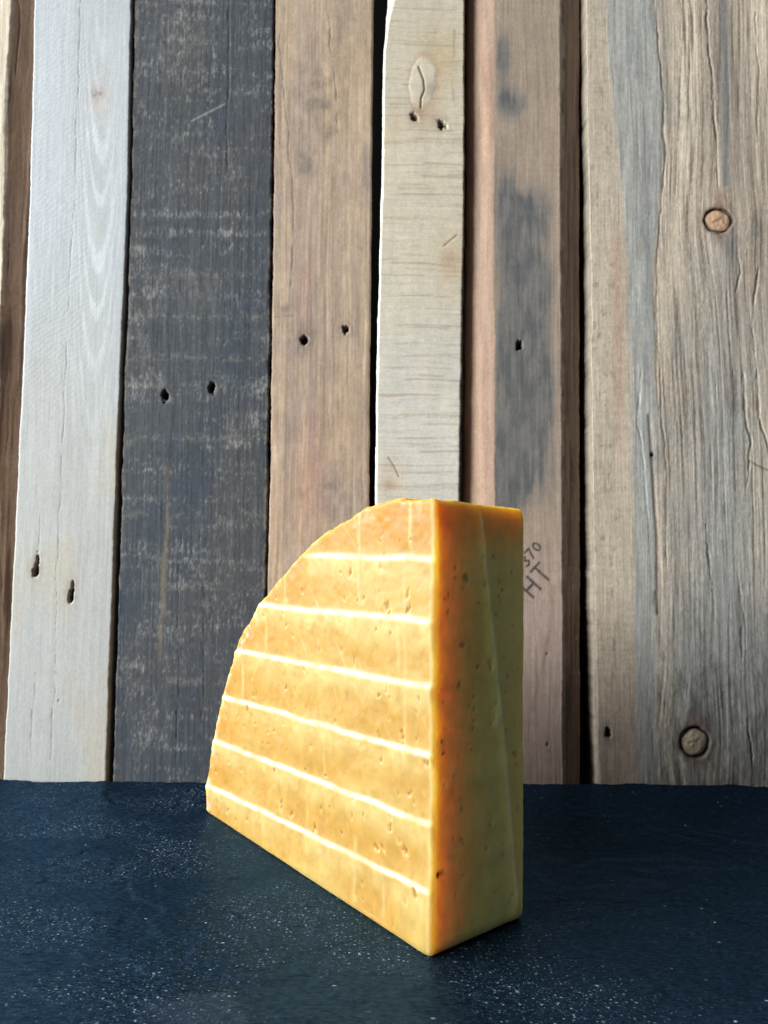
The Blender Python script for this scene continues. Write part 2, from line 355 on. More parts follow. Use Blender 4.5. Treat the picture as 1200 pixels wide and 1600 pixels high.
def s_stain(x, v, k, d):
    g = streaks(x, v, 2, 1.8, 60); b = fbm(x / 13, v / 26, 6, 4); b2 = fbm(x / 5, v / 14, 9, 4)
    c = np.repeat(lin(156, 134, 112)[None], len(x), 0)
    c = mixc(c, lin(164, 138, 122), 1 - sm(90, 160, v))
    c = c * (1 + .06 * g + .05 * b)[:, None]
    st = np.zeros(len(x))
    for cx, cv, rx, rv, a in ((71, 430, 6, 20, .75), (76, 402, 9, 9, 1), (72, 335, 8, 45, .7), (84, 335, 16, 16, .85), (88, 290, 15, 30, .9), (76, 265, 11, 40, .9),
                              (90, 225, 13, 34, 1.1), (74, 205, 12, 40, 1.05), (86, 180, 16, 22, 1.), (70, 170, 8, 25, .9), (92, 445, 6, 12, .35)):
        st = st + a * blob(x, v, cx, cv, rx, rv)
    st = np.clip(st * (1.02 + .22 * b2 + .3 * b + .3 * g), 0, 1)
    c = mixc(c, lin(104, 102, 99), sm(.1, .95, st) * .85); c = mixc(c, lin(70, 73, 76), sm(.55, 1.25, st * (.85 + .45 * fbm(x / 4, v / 14, 13, 4) + .2 * g)) * .6)
    pk = np.exp(-((x - 103) / 2.5) ** 2); c = mixc(c, lin(172, 146, 124), pk * .4)
    hl = fbm(x / 20, v / 1.4, 15, 2); c = c * (1 + .03 * hl)[:, None]
    cur = stroke(x, v, [(99, 110), (96.5, 85), (91, 60), (86, 40)], 1.4); c = mixc(c, lin(136, 104, 88), cur * .5)
    disp = .1 * g + .2 * b
    h = hole(x, v, 79.6, 251.9, 2.5, 3.0, 16); c = mixc(c, lin(16, 14, 14), h); disp = disp - 7 * h
    for cx, cv, r in ((94.5, 71.5, .9), (94.5, 20, .9), (70.5, 150, .6)):
        h = hole(x, v, cx, cv, r, r * 1.3, 18); c = mixc(c, lin(60, 46, 40), h * .8); disp = disp - .6 * h
    # stamped mark, slanted: 370 above HT
    ca, sa = math.cos(math.radians(48)), math.sin(math.radians(48))
    def ink(ox, ov, size, strokes, wd):
        m = np.zeros(len(x))
        for pts in strokes:
            P = [(ox + size * (px * ca - py * sa), ov + size * (px * sa + py * ca)) for px, py in pts]
            m = np.maximum(m, stroke(x, v, P, wd))
        return m
    wob = .8 + .3 * noise(x / 1.5, v / 1.5, 20)
    Hh = [[(0, 0), (0, 1)], [(.62, 0), (.62, 1)], [(0, .5), (.62, .5)]]
    T = [[(.32, 0), (.32, 1)], [(0, 1), (.66, 1)]]
    o = [[(.3 + .28 * math.cos(t), .5 + .42 * math.sin(t)) for t in np.linspace(0, 2 * math.pi, 15)]]
    seven = [[(0, 1), (.6, 1), (.22, 0)]]
    three = [[(0, .95), (.3, 1), (.55, .78), (.28, .55), (.58, .3), (.3, 0), (0, .08)]]
    m = ink(86.7, 103.6, 10.4, Hh, .74) + ink(93.3, 111.4, 10.4, T, .74)
    m = m + ink(89.9, 129.6, 5.8, o, .58) + ink(86.2, 125.2, 5.8, seven, .58) + ink(83.4, 121.2, 5.8, three, .58)
    c = mixc(c, lin(40, 37, 42), np.clip(m * 1.5 * wob, 0, 1) * .92)
    # the round pinkish left side and the brown waney right side
    L = np.where(k == -1, 1.0, 0.0); gl = fbm((x - d) / 2.2, v / 120, 22, 3); lc = np.repeat(lin(186, 150, 124)[None], len(x), 0)
    lc = mixc(lc, lin(204, 164, 130), sm(0, .8, gl) * .6); lc = mixc(lc, lin(162, 126, 102), sm(0, .8, fbm(x / 6, v / 60, 25, 3)) * .6)
    c = c * (1 - L[:, None]) + lc * L[:, None]
    Rr = np.where(k == 1, 1.0, 0.0) * sm(0.3, 1.6, -d + .9 * fbm(v / 7, v * 0, 29, 3)); gr = fbm((x - d) / 2.5, v / 45, 24, 4)
    rc = np.repeat(lin(136, 110, 90)[None], len(x), 0); rc = mixc(rc, lin(96, 72, 56), sm(0, .8, gr) * .7)
    rc = mixc(rc, lin(172, 142, 116), sm(.62, .95, noise((x - d) / 1.6, v / 5, 35)) * (1 - sm(150, 260, v)) * .7)
    c = c * (1 - Rr[:, None]) + rc * Rr[:, None]
    disp = disp * (1 - L) + L * .12 * gl + Rr * (.5 * gr)
    return c, disp
def s_old(x, v, k, d):
    kx, kv = (197.7, 177.5), (327.7, 22.3)
    # grain flows round the knots
    xx = x.copy()
    for cx, cv, a in ((197.7, 327.7, 9), (177.5, 22.3, 12)):
        dy = (v - cv) / 30.0; xx = xx - .6 * a * np.tanh((x - cx) / 7) * np.exp(-dy * dy) * np.exp(-np.abs(x - cx) / 22)
    xx = xx + 2.2 * fbm(x / 60, v / 170, 3, 2)
    g = fbm(xx / 1.25, v / 45, 7, 4, .6); g2 = fbm(xx / 4.0, v / 110, 11, 3); b = fbm(x / 22, v / 50, 17, 4)
    low = 1 - sm(60, 150, v + 20 * b)
    rough = fbm(x / 9 + v / 16, v / 13 - x / 30, 23, 4)
    c = np.repeat(lin(180, 161, 138)[None], len(x), 0)
    c = mixc(c, lin(148, 142, 130), sm(-.2, .7, b) * .7)
    c = mixc(c, lin(212, 192, 164), np.clip(blob(x, v, 181, 420, 9, 90) * .95 + blob(x, v, 228, 430, 14, 60) + .5 * blob(x, v, 226, 160, 9, 60), 0, 1) * .7)
    c = mixc(c, lin(112, 104, 94), np.clip(blob(x, v, 201, 430, 9, 60) + .7 * blob(x, v, 214, 390, 10, 60) + .6 * blob(x, v, 207, 290, 9, 28), 0, 1) * .6)
    c = mixc(c, lin(146, 145, 140), np.clip(blob(x, v, 195, 205, 16, 90) + blob(x, v, 185, 70, 26, 60) + blob(x, v, 215, 50, 26, 60), 0, 1) * .75)
    # smooth pale strip on the left, then the blue-grey strip
    xb = np.interp(v, [-30, 80, 190, 260, 310, 345, 400, 470], [144, 144, 145, 143, 142, 141, 136, 131]) + .8 * fbm(v / 25, v * 0, 5, 4)
    xc = np.interp(v, [-30, 60, 190, 300, 360, 420, 470], [158, 157, 158, 160, 166, 165, 161]) + .9 * fbm(v / 16, v * 0, 8, 4, .6)
    jx = 1.5 * fbm(x / 2, v / 30, 49, 3); pale = 1 - sm(-1.8, 1.8, x - xb + jx); grey = (1 - sm(-3.0, 2.0, x - xc + jx)) * (1 - pale) * .85
    pc = np.repeat(lin(184, 166, 142)[None], len(x), 0)
    pc = mixc(pc, lin(178, 144, 118), np.clip(np.exp(-((x - 137) / 4) ** 2) * sm(150, 250, v) * (1 - sm(300, 340, v)) + .6 * sm(0, .8, b) * (1 - sm(70, 180, v)), 0, 1) * .7)
    pc = mixc(pc, lin(148, 124, 106), (1 - sm(20, 120, v)) * .5)
    hl = fbm(x / 16, v / 1.3, 32, 3, .6); pc = pc * (1 + .06 * hl + .06 * b)[:, None]
    pc = mixc(pc, lin(120, 108, 90), sm(.5, 1, fbm(x / 3, v / 6, 36, 3)) * (1 - sm(132, 138, x)) * .5)
    gc = np.repeat(lin(158, 156, 148)[None], len(x), 0); gc = gc * (1 + .1 * fbm(x / 1.6, v / 26, 33, 4))[:, None]
    gc = mixc(gc, lin(122, 125, 126), sm(0, .8, fbm(x / 5, v / 60, 37, 3)) * .6)
    gr = fbm(xx / .8, v / 2.6, 21, 3, .7); gm = .4 + .6 * sm(-.3, .6, fbm(x / 9, v / 40, 38, 3)); c = c * (1 + .26 * g + .13 * g2 + .16 * gr * gm)[:, None]
    c = mixc(c, lin(84, 68, 52), sm(.25, .9, -g) * .6); c = mixc(c, lin(196, 180, 152), sm(.5, 1.1, g) * .4)
    c = mixc(c, lin(140, 137, 130), low * .4 * sm(160, 172, x)); c = c * (1 + .06 * low * rough)[:, None]
    c = c * (1 - pale - grey)[:, None] + pc * pale[:, None] + gc * grey[:, None]
    open_ = 1 - pale - grey
    disp = open_ * (.18 * g + .16 * g2 + .11 * gr * gm) + .3 * b + .12 * grey * fbm(x / 1.6, v / 26, 33, 4) + .05 * hl * pale + open_ * low * .55 * rough
    # step between the grey strip and the coarse grain
    stp = np.exp(-((x - xc - .6) / (.45 + .35 * noise(v / 9, v * 0, 12))) ** 2) * sm(190, 330, v); c = mixc(c, lin(58, 46, 36), stp * .55 * np.clip(.8 + .6 * noise(v / 6, v * 0, 9), 0, 1)); disp = disp - .7 * stp + .3 * grey * sm(200, 330, v)
    for pts, wd, a, dp in (([(193, 475), (194.5, 440), (196.5, 400), (197.5, 370), (198, 348)], .7, .9, 1.8), ([(221, 300), (218, 280), (217, 262), (217.5, 240), (219.5, 210), (224, 186)], .8, .85, 1.8),
                          ([(209.5, 240), (211, 215), (213, 196), (212, 184), (210.5, 168)], .8, .85, 1.8), ([(212, 184), (217, 181), (224, 178), (232, 170)], .9, .9, 2.0),
                          ([(160, 262), (161.5, 225), (163, 190), (164, 165), (163, 120)], .6, .7, 1.0), ([(186, 150), (187.5, 128), (189.5, 108)], .9, .85, 1.8),
                          ([(208, 312), (210, 296), (207, 284)], .8, .8, 1.4), ([(150, 238), (148, 205), (151, 176), (154, 130)], .5, .6, .7), ([(204, 120), (207, 95), (206, 70)], .8, .6, 1.2),
                          ([(208.5, 36), (209, 10)], .8, .8, 1.5), ([(150, 375), (152, 350)], .9, .5, .5), ([(158, 368), (157, 352)], .8, .5, .5), ([(157, 108), (158, 92)], 1.6, .5, 1.), ([(223, 470), (224, 420), (222, 380)], .5, .6, .8),
                          ([(202, 285), (203, 255), (204, 232)], .9, .45, .8)):
        ck = crack(x, v, pts, wd, 2); c = mixc(c, lin(48, 38, 30), ck * a * .85); disp = disp - .55 * dp * ck
        lt = crack(x - 1.3, v, pts, .6, 2); disp = disp + .15 * lt; c = mixc(c, lin(204, 188, 162), lt * .3)
    bl = stroke(x, v, [(204.5, 470), (203.5, 400), (202.5, 350)], 1.9); c = mixc(c, lin(108, 112, 114), bl * .75); disp = disp * (1 - .7 * bl)
    rd = stroke(x, v, [(154.5, 210), (158, 140), (158, 95)], 1.0); c = mixc(c, lin(96, 68, 54), rd * .6); disp = disp - .8 * rd
    ll = stroke(x, v, [(148.5, 240), (150, 200), (153.5, 150)], .5); c = mixc(c, lin(196, 198, 198), ll * .5)
    # knots: sunken ring, reddish halo
    for cx, cv, r0, ry in ((197.7, 327.7, 8.0, 7.0), (177.5, 22.3, 8.0, 8.0)):
        r = np.hypot((x - cx) / r0, (v - cv) / ry) + .05 * noise(x / 3, v / 3, 51)
        hal = np.clip(np.exp(-((r - 1.15) / .35) ** 2) * .45 + blob(x, v, cx + 2, cv + 13, 5, 6) * .7 + blob(x, v, cx + 1, cv - 11, 4, 5) * .6, 0, 1)
        c = mixc(c, lin(112, 66, 46), hal * .75)
        rg = np.exp(-((r - 1.02) / .10) ** 2); c = mixc(c, lin(28, 17, 13), rg * .95)
        disp = disp * sm(.9, 1.5, r) - 1.6 * rg - 2.2 * (1 - sm(.9, 1.02, r))
    c = mixc(c, lin(112, 110, 104), blob(x, v, 204, 312, 5, 10) * .7)
    c = mixc(c, lin(126, 122, 96), blob(x, v, 163, 48, 7, 14) * .6 * np.clip(.5 + rough, 0, 1))
    for cx, cv, rx, rv in ((128.4, 27.4, 2.0, 3.0), (156.2, 187, 1.0, 1.2)):
        h = hole(x, v, cx, cv, rx, rv, 53); c = mixc(c, lin(40, 34, 34), np.clip(h + .5 * blob(x, v, cx, cv - 1, rx * 2, rv * 2), 0, 1)); disp = disp - 2.5 * h
    sd = np.where(k == -1, 1.0, 0.0); c = mixc(c, lin(112, 100, 84), sd * .85); disp = disp * (1 - .7 * sd)
    return c, disp

plank([(540, -300), (-30, -300)], [(540, -231), (380, -231), (300, -229), (150, -230), (-30, -231)], s_wane, wood_mats[5], 0, 26,
      sr=([(540, -214.5), (340, -212), (150, -213), (-30, -214)], 13, 'flat'), seed=2, jit=.6, label='brown plank with a rough waney bark edge at the far left')
plank([(540, -216), (462, -215), (342, -213), (150, -213.8), (-30, -215.2)], [(540, -156.3), (463, -155.9), (342, -154.4), (188, -156), (-30, -156.6)],
      s_pale, wood_mats[1], 2.0, 18, seed=4, jit=.25, speck=.04, label='pale creamy plank with fine saw marks and two nail holes')
plank([(540, -154.8), (463, -154.6), (342, -153), (188, -153.4), (-30, -153.0)], [(540, -69.8), (463, -69.6), (343, -68.9), (189, -68.2), (-30, -68.6)],
      s_dark, wood_mats[2], 0.5, 22, seed=6, jit=.45, speck=.17, label='wide plank with worn blue-grey dark paint')
plank([(540, -68.6), (463, -68.5), (343, -67.6), (189, -66.9), (-30, -67.4)], [(540, -8.6), (464, -8.9), (227, -9.2), (-30, -8.8)],
      s_tan, wood_mats[3], 0.0, 22, seed=8, jit=.3, speck=.09, sat=.84, label='tan brown plank with a long crack and two nail holes')
plank([(540, 14), (490, 9), (464, 4.6), (448, 1.0), (428, -1.2), (344, -2.0), (266, -3.6), (160, -4.4), (-30, -5)], [(540, 47), (464, 46.7), (344, 46.4), (266, 45.3), (160, 43.8), (-30, 42)],
      s_saw, wood_mats[4], 3.0, 24, sl=([(540, 0.5), (470, 0.2), (448, -.9), (428, -2.3), (344, -3.0), (266, -4.5), (160, -5.3), (-30, -5.9)], 1.0, 'flat'), seed=10, jit=.25,
      label='narrow cream plank with cross saw lines and a pale cracked knot')
plank([(540, 66), (464, 65.8), (344, 64.9), (266, 65.3), (-30, 65)], [(540, 105.3), (465, 105), (345, 104.2), (190, 103.6), (79, 103.3), (-30, 102.6)],
      s_stain, wood_mats[3], 0.0, 30, sl=([(540, 49.5), (344, 49), (228, 48), (-30, 45)], 11, 'round'),
      sr=([(540, 119), (465, 118.8), (305, 117.2), (153, 116), (-30, 114)], 7, 'flat'), seed=12, jit=.3, speck=.075, label='grey-stained plank with rounded pinkish side and stamped letters')
p7 = plank([(540, 121.5), (465, 120.6), (384, 120.8), (305, 121.6), (153, 121.2), (79, 122), (-30, 124)], [(540, 300), (-30, 300)], s_old, wood_mats[0], 3.0, 28,
      sl=([(540, 120.9), (465, 120.1), (384, 120.3), (305, 121.1), (153, 120.3), (79, 120.7), (-30, 122.6)], 1.0, 'flat'), seed=14, jit=.35, speck=.12, sat=.88,
      label='broad weathered plank with deep cracks and two round knots')

# knots set in the broad plank
def knot(cx, cv, r, ry, sd):
    rs = np.linspace(0, 1, 14)[1:]; th = np.linspace(0, 2 * math.pi, 41)[:-1]
    R_, T_ = np.meshgrid(rs, th, indexing='ij')
    wob = 1 + .05 * np.sin(2 * T_ + sd) + .035 * np.sin(5 * T_ + sd * 2)
    x = cx + r * R_ * wob * np.cos(T_); v = cv + ry * R_ * wob * np.sin(T_)
    h = -1.4 + 1.2 * np.sqrt(np.clip(1 - (R_ * .98) ** 3, 0, 1)) + .18 * noise(x / 1.6, v / 1.6, sd)
    co = np.stack([x.ravel(), -(3.0 + h.ravel()), v.ravel()], 1)
    co = np.concatenate([co, [[cx, -3.0 + .2, cv]]]) * 1e-3
    xf, vf = np.append(x.ravel(), cx), np.append(v.ravel(), cv); rr = np.append(R_.ravel(), 0)
    c = np.repeat(lin(186, 150, 118)[None], len(xf), 0) if sd == 3 else np.repeat(lin(176, 160, 134)[None], len(xf), 0)
    c = c * (1 + .08 * np.sin(rr * 22 + 2 * noise(xf / 3, vf / 3, 5)) * rr + .12 * fbm(xf / 2, vf / 2, 7, 3))[:, None]
    c = mixc(c, lin(110, 78, 58), stroke(xf, vf, [(cx - r * .45, cv - .5), (cx, cv + .5), (cx + r * .3, cv + 1.6)], .5) * .6)
    c = mixc(c, lin(70, 42, 30), sm(.85, 1.0, rr) * .8)
    m = len(th); q = []
    for a in range(len(rs) - 1):
        for b_ in range(m): q.append((a * m + b_, (a + 1) * m + b_, (a + 1) * m + (b_ + 1) % m, a * m + (b_ + 1) % m))
    tri = [(len(xf) - 1, b_, (b_ + 1) % m) for b_ in range(m)]
    me = make_mesh('knot', co, q, {'wood': c}, [wood_mats[3]], ngons=tri)
    return link('knot', me, p7)
knot(197.7, 327.7, 7.5, 6.5, 3); knot(177.5, 22.3, 7.6, 7.4, 6)

# dark board behind the gaps
def box_mesh(name, x0, x1, y0, y1, z0, z1, mat):
    co = [(x, y, z) for x in (x0, x1) for y in (y0, y1) for z in (z0, z1)]
    q = [(0, 1, 3, 2), (4, 6, 7, 5), (0, 4, 5, 1), (2, 3, 7, 6), (0, 2, 6, 4), (1, 5, 7, 3)]
    return make_mesh(name, np.array(co), q, None, [mat], smooth=False)
link('backing_board', box_mesh('backing_board', -.299, .299, .032, .044, -.024, .539, mat_back), wall)

# ------------------------------------------------------------------ slate slab
def slate_material():
    k = N('slate'); b = k.b
    n1 = k.noise((30, 90, 30), 5, 0.6); n2 = k.noise((420, 1100, 420), 4, 0.65); n3 = k.noise((9, 14, 9), 3, 0.5)
    base = k.n('ShaderNodeMixRGB'); base.inputs[1].default_value = (0.0006, 0.0018, 0.0036, 1); base.inputs[2].default_value = (0.0014, 0.0036, 0.0068, 1)
    k.l(k.ramp(k.math('ADD', k.math('MULTIPLY', n1, .6), k.math('MULTIPLY', n2, .4)), .38, .64), base.inputs[0])
    # pale scuffs and mineral flecks, drawn out along the cleavage
    def flecks(scale, thr, soft):
        vo = k.n('ShaderNodeTexVoronoi', feature='F1', Scale=1.0, Randomness=1.0)
        mp = k.coords(scale); wn = k.n('ShaderNodeTexNoise', Scale=1.6, Detail=2.0); k.l(mp, wn.inputs['Vector'])
        ad = k.n('ShaderNodeVectorMath', operation='ADD'); sc1 = k.n('ShaderNodeVectorMath', operation='SCALE'); sc1.inputs['Scale'].default_value = .55
        k.l(wn.outputs['Color'], sc1.inputs[0]); k.l(mp, ad.inputs[0]); k.l(sc1.outputs[0], ad.inputs[1]); k.l(ad.outputs[0], vo.inputs['Vector'])
        sp = k.n('ShaderNodeSeparateColor'); k.l(vo.outputs['Color'], sp.inputs[0])
        near = k.ramp(vo.outputs['Distance'], thr, thr - soft)
        return k.math('MULTIPLY', near, k.ramp(sp.outputs[0], .45, 1.0)), sp.outputs[1]
    f1, r1 = flecks((620, 900, 620), .30, .16); f2, r2 = flecks((1300, 1900, 1300), .36, .2); f3, r3 = flecks((230, 380, 230), .17, .08)
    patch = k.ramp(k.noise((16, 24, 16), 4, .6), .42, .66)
    sx = k.n('ShaderNodeSeparateXYZ'); k.l(k.coords((1, 1, 1)), sx.inputs[0]); patch = k.math('MULTIPLY', patch, k.ramp(k.math('ADD', sx.outputs[0], k.ramp(k.noise((12, 12, 12), 3), .3, .7, -.04, .04)), .0, .11, 1.0, .12))  # flecks thinned to the right, painting the cheese's shadow side darker
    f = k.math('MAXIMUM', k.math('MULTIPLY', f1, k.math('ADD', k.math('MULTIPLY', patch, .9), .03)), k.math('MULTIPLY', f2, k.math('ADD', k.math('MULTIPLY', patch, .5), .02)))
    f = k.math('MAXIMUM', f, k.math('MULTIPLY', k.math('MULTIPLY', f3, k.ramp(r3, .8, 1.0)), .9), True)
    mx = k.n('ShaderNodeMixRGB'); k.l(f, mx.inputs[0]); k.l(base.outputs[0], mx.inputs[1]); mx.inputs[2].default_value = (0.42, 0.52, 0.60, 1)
    # one dull smudge
    tc = k.n('ShaderNodeTexCoord'); mp = k.n('ShaderNodeMapping'); k.l(tc.outputs['Object'], mp.inputs[0])
    mp.inputs['Location'].default_value = (.0535 / .016, -.228 / .010, 0); mp.inputs['Scale'].default_value = (1 / .016, 1 / .010, 0)
    ln = k.n('ShaderNodeVectorMath', operation='LENGTH'); k.l(mp.outputs[0], ln.inputs[0])
    smd = k.math('MULTIPLY', k.ramp(k.math('ADD', ln.outputs['Value'], k.ramp(k.noise((120, 160, 120), 4), .3, .7, -.3, .3)), 1.05, .75), .07)
    m2 = k.n('ShaderNodeMixRGB'); k.l(smd, m2.inputs[0]); k.l(mx.outputs[0], m2.inputs[1]); m2.inputs[2].default_value = (.16, .19, .23, 1)
    df = k.n('ShaderNodeBsdfDiffuse', Roughness=.6); k.l(m2.outputs[0], df.inputs['Color'])
    gs = k.n('ShaderNodeBsdfGlossy'); gs.inputs['Color'].default_value = (.27, .56, .96, 1)
    ms = k.n('ShaderNodeMixShader'); k.l(k.ramp(n2, .3, .7, .05, .12), ms.inputs[0]); k.l(df.outputs[0], ms.inputs[1]); k.l(gs.outputs[0], ms.inputs[2])
    k.l(ms.outputs[0], k.t.nodes['Material Output'].inputs['Surface'])
    h = k.math('ADD', k.math('MULTIPLY', n1, 1.0), k.math('MULTIPLY', n2, .35)); h = k.math('ADD', h, k.math('MULTIPLY', f, .25))
    bp = k.bump(h, 0.00045, .75); k.l(bp, df.inputs['Normal']); k.l(bp, gs.inputs['Normal'])
    k.l(k.ramp(n2, .3, .7, .36, .50), gs.inputs['Roughness']); k.t.nodes.remove(b)
    return k.m
xs = np.concatenate([np.arange(-500, -230, 6), np.arange(-230, 231, 1.1), np.arange(236, 501, 6)])
ys = np.concatenate([np.arange(-120, 200, 5), np.arange(200, 438.6, 1.0)])
Xg, Yg = np.meshgrid(xs, ys)
chip = 1.2 * fbm(xs / 14, xs * 0 + 3, 44, 4) + .5 * noise(xs / 3, xs * 0, 45)
back = sm(405, 438.5, Yg); Yg = Yg + back * chip[None, :]
Zg = .45 * fbm(Xg / 45, Yg / 30, 46, 4) + .10 * fbm(Xg / 9, Yg / 4, 47, 3)
ter = fbm(Xg / 60 + 3, Yg / 34, 48, 4); Zg = Zg + .4 * (sm(.2, .23, ter) + sm(-.3, -.27, ter) + sm(.55, .57, ter))
# flat where the wedge stands
u_ = (Xg - 16.5) * -.6156 + (Yg - 254.2) * .7881; w_ = (Xg - 16.5) * .7881 + (Yg - 254.2) * .6156
fl = sm(-14, -2, u_) * (1 - sm(172, 186, u_)) * sm(-14, -2, w_) * (1 - sm(46, 58, w_))
Zg = (Zg - .9) * (1 - fl) - .05 * fl
Zg = Zg - .8 * sm(435.5, 438.6, Yg - chip[None, :] * back)
R, Cn = Xg.shape
top = np.stack([Xg, Yg, Zg], -1).reshape(-1, 3)
i = (np.arange(R - 1)[:, None] * Cn + np.arange(Cn - 1)[None, :]); q = np.stack([i, i + 1, i + Cn + 1, i + Cn], -1).reshape(-1, 4)
ring = list(range(Cn)) + [r * Cn + Cn - 1 for r in range(1, R)] + [(R - 1) * Cn + c_ for c_ in range(Cn - 2, -1, -1)] + [r * Cn for r in range(R - 2, 0, -1)]
low = top[ring].copy(); low[:, 2] = -9.0; b0 = len(top)
m = len(ring); sq = np.array([(ring[(t + 1) % m], ring[t], b0 + t, b0 + (t + 1) % m) for t in range(m)])
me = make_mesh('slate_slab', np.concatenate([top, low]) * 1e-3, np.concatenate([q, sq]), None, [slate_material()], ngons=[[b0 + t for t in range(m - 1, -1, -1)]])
slate = link('slate_slab', me)
slate['label'] = 'dark blue-black slate slab with pale flecks under the cheese'; slate['category'] = 'slate'

# ------------------------------------------------------------------ cheese wedge
def cheese_material():
    k = N('cheese'); b = k.b
    c = k.attr('cheese'); n1 = k.noise((260, 260, 180), 5, .6); n2 = k.noise((1500, 1500, 1100), 3, .6)
    k.l(k.mulc(c, k.ramp(n1, .3, .7, .93, 1.07)), b.inputs['Base Color'])
    b.inputs['Subsurface Weight'].default_value = 1.0
    b.inputs['Subsurface Radius'].default_value = (1.0, .68, .15); b.inputs['Subsurface Scale'].default_value = .0105
    b.subsurface_method = 'RANDOM_WALK'
    k.l(k.ramp(n1, .3, .7, .42, .62), b.inputs['Roughness']); b.inputs['Specular IOR Level'].default_value = .2
    h = k.math('ADD', n1, k.math('MULTIPLY', n2, .3)); k.l(k.bump(h, .00035, .5), b.inputs['Normal'])
    return k.m

prof = [(0, 0), (0, 151), (12.5, 151.2), (26.8, 150.4), (42.3, 147.6), (59.3, 141.8), (73, 135.6), (84.7, 129.6), (103.4, 117.6), (120.4, 105.8),
        (132.4, 93.6), (140.6, 83), (148, 71.6), (153.3, 60.4), (157.8, 49), (162.4, 36.4), (166.2, 25.4), (168.8, 13.2), (170.6, 0)]
P = []; 
rind = prof[1:]
tt = np.linspace(0, len(rind) - 1, 4000); rx = np.interp(tt, range(len(rind)), [p[0] for p in rind]); rz = np.interp(tt, range(len(rind)), [p[1] for p in rind])
def resample(xs_, zs_, st):
    s_ = np.concatenate([[0], np.cumsum(np.hypot(np.diff(xs_), np.diff(zs_)))]); n_ = max(2, int(s_[-1] / st)); q_ = np.linspace(0, s_[-1], n_ + 1)
    return np.interp(q_, s_, xs_), np.interp(q_, s_, zs_)
ker = np.exp(-.5 * (np.arange(-400, 401) / 110.0) ** 2); ker /= ker.sum()
rx[:] = np.convolve(np.pad(rx, 400, mode='reflect', reflect_type='odd'), ker, 'valid'); rz[:] = np.convolve(np.pad(rz, 400, mode='reflect', reflect_type='odd'), ker, 'valid')
ST = .62
ax_, az_ = resample(np.array([0, 0]), np.array([0, rz[0]]), ST); bx_, bz_ = resample(rx, rz, ST); cx_, cz_ = resample(np.array([rx[-1], 0]), np.array([rz[-1], 0]), ST)
ou = np.concatenate([ax_[:-1], bx_[:-1], cx_[:-1]]); oz = np.concatenate([az_[:-1], bz_[:-1], cz_[:-1]])
tag_ = np.concatenate([np.zeros(len(ax_) - 1), np.ones(len(bx_) - 1), np.full(len(cx_) - 1, 2)])     # 0 cut face, 1 rind, 2 base
g_ = np.exp(-.5 * (np.arange(-16, 17) / 4.2) ** 2); g_ /= g_.sum()
cs = lambda a: sum(g_[t + 16] * np.roll(a, t) for t in range(-16, 17))
ou, oz = cs(ou), cs(oz); rindw = cs((tag_ == 1) * 1.0); cutw = cs((tag_ == 0) * 1.0)
tu = np.roll(ou, -1) - np.roll(ou, 1); tz = np.roll(oz, -1) - np.roll(oz, 1); ln_ = np.hypot(tu, tz); nu, nz = -tz / ln_, tu / ln_   # outward
oz = oz - oz.min(); M = len(ou)
# rind lumps in silhouette
arc = np.cumsum(ln_ / 2); lump = (.55 * fbm(arc / 9, arc * 0, 3, 3) + .25 * noise(arc / 2.2, arc * 0, 5)) * rindw + .22 * cutw * fbm(arc / 7, arc * 0, 9, 4)
ridge_r = [130.3, 109.4, 87.8, 65.5, 43.4, 21.5]; ridge_l = [(73, 129.3), (120.4, 106.3), (140.4, 83.4), (153, 59.6), (162, 36.8), (168.5, 13.6)]
def ridge_z(i, u):
    a = ridge_r[i]; (lu, lz) = ridge_l[i]; return a + (lz - a) * u / lu + .35 * noise(u / 16, u * 0 + i, 8 + i) + .12 * noise(u / 3, u * 0 + i, 20 + i)
rs = np.random.RandomState(21)
pits = [(rs.uniform(6, 160), rs.uniform(4, 140), rs.uniform(.45, 1.3), rs.uniform(.5, 1.9), rs.uniform(.25, .8), rs.uniform(-.6, .6)) for _ in range(120)]
pits += [(24, 113, 1.6, 2.4, .9, .3), (13, 113, 1.3, 1.9, .8, -.3), (14, 31, 1.8, 1.6, 1., .2), (8, 19, 1.4, 1.9, 1., 0), (70, 22, 1.3, 2.2, .9, 0), (3, 63, 1.3, 1.4, .9, 0), (16, 69, 1.2, 3.0, .9, .4),
         (127, 58, 1.0, 3.0, .9, 0), (45, 92, .8, 2.2, .6, .2), (96, 24, 1., 2.2, .8, 0), (30, 27, 1.3, 1.3, .8, 0)]
dots = [(12, 137, .55), (18, 136.5, .4), (52, 25.5, .6), (102, 37.2, .9), (60, 33, .5), (42, 114, .5), (29, 118, .4), (86, 66, .4), (22, 104, .4), (78, 43, .5)]
scr = []
for t in range(22):
    u0 = rs.uniform(5, 90); z0 = rs.uniform(72, 147); L_ = rs.uniform(8, 46); a_ = rs.uniform(.95, 1.2); scr.append((u0, z0, u0 - L_ * math.cos(a_) * .9, z0 - L_ * math.sin(a_), rs.uniform(.2, .45), rs.uniform(.3, 1)))
scr += [(102, 122, 64, 72, .4, .8), (86, 128, 40, 78, .4, .9), (55, 146, 8, 96, .4, .7), (120, 100, 88, 62, .35, .6)]
lines_v = [(12, 133, 151, .9), (14, 60, 128, .5), (41, 112, 146, .6), (26, 4, 20, .55), (43, 3, 26, .6), (132, 62, 80, .8), (111, 88, 104, .6), (64, 44, 64, .4), (95, 108, 126, .5), (18, 92, 108, .5), (76, 4, 32, .35)]

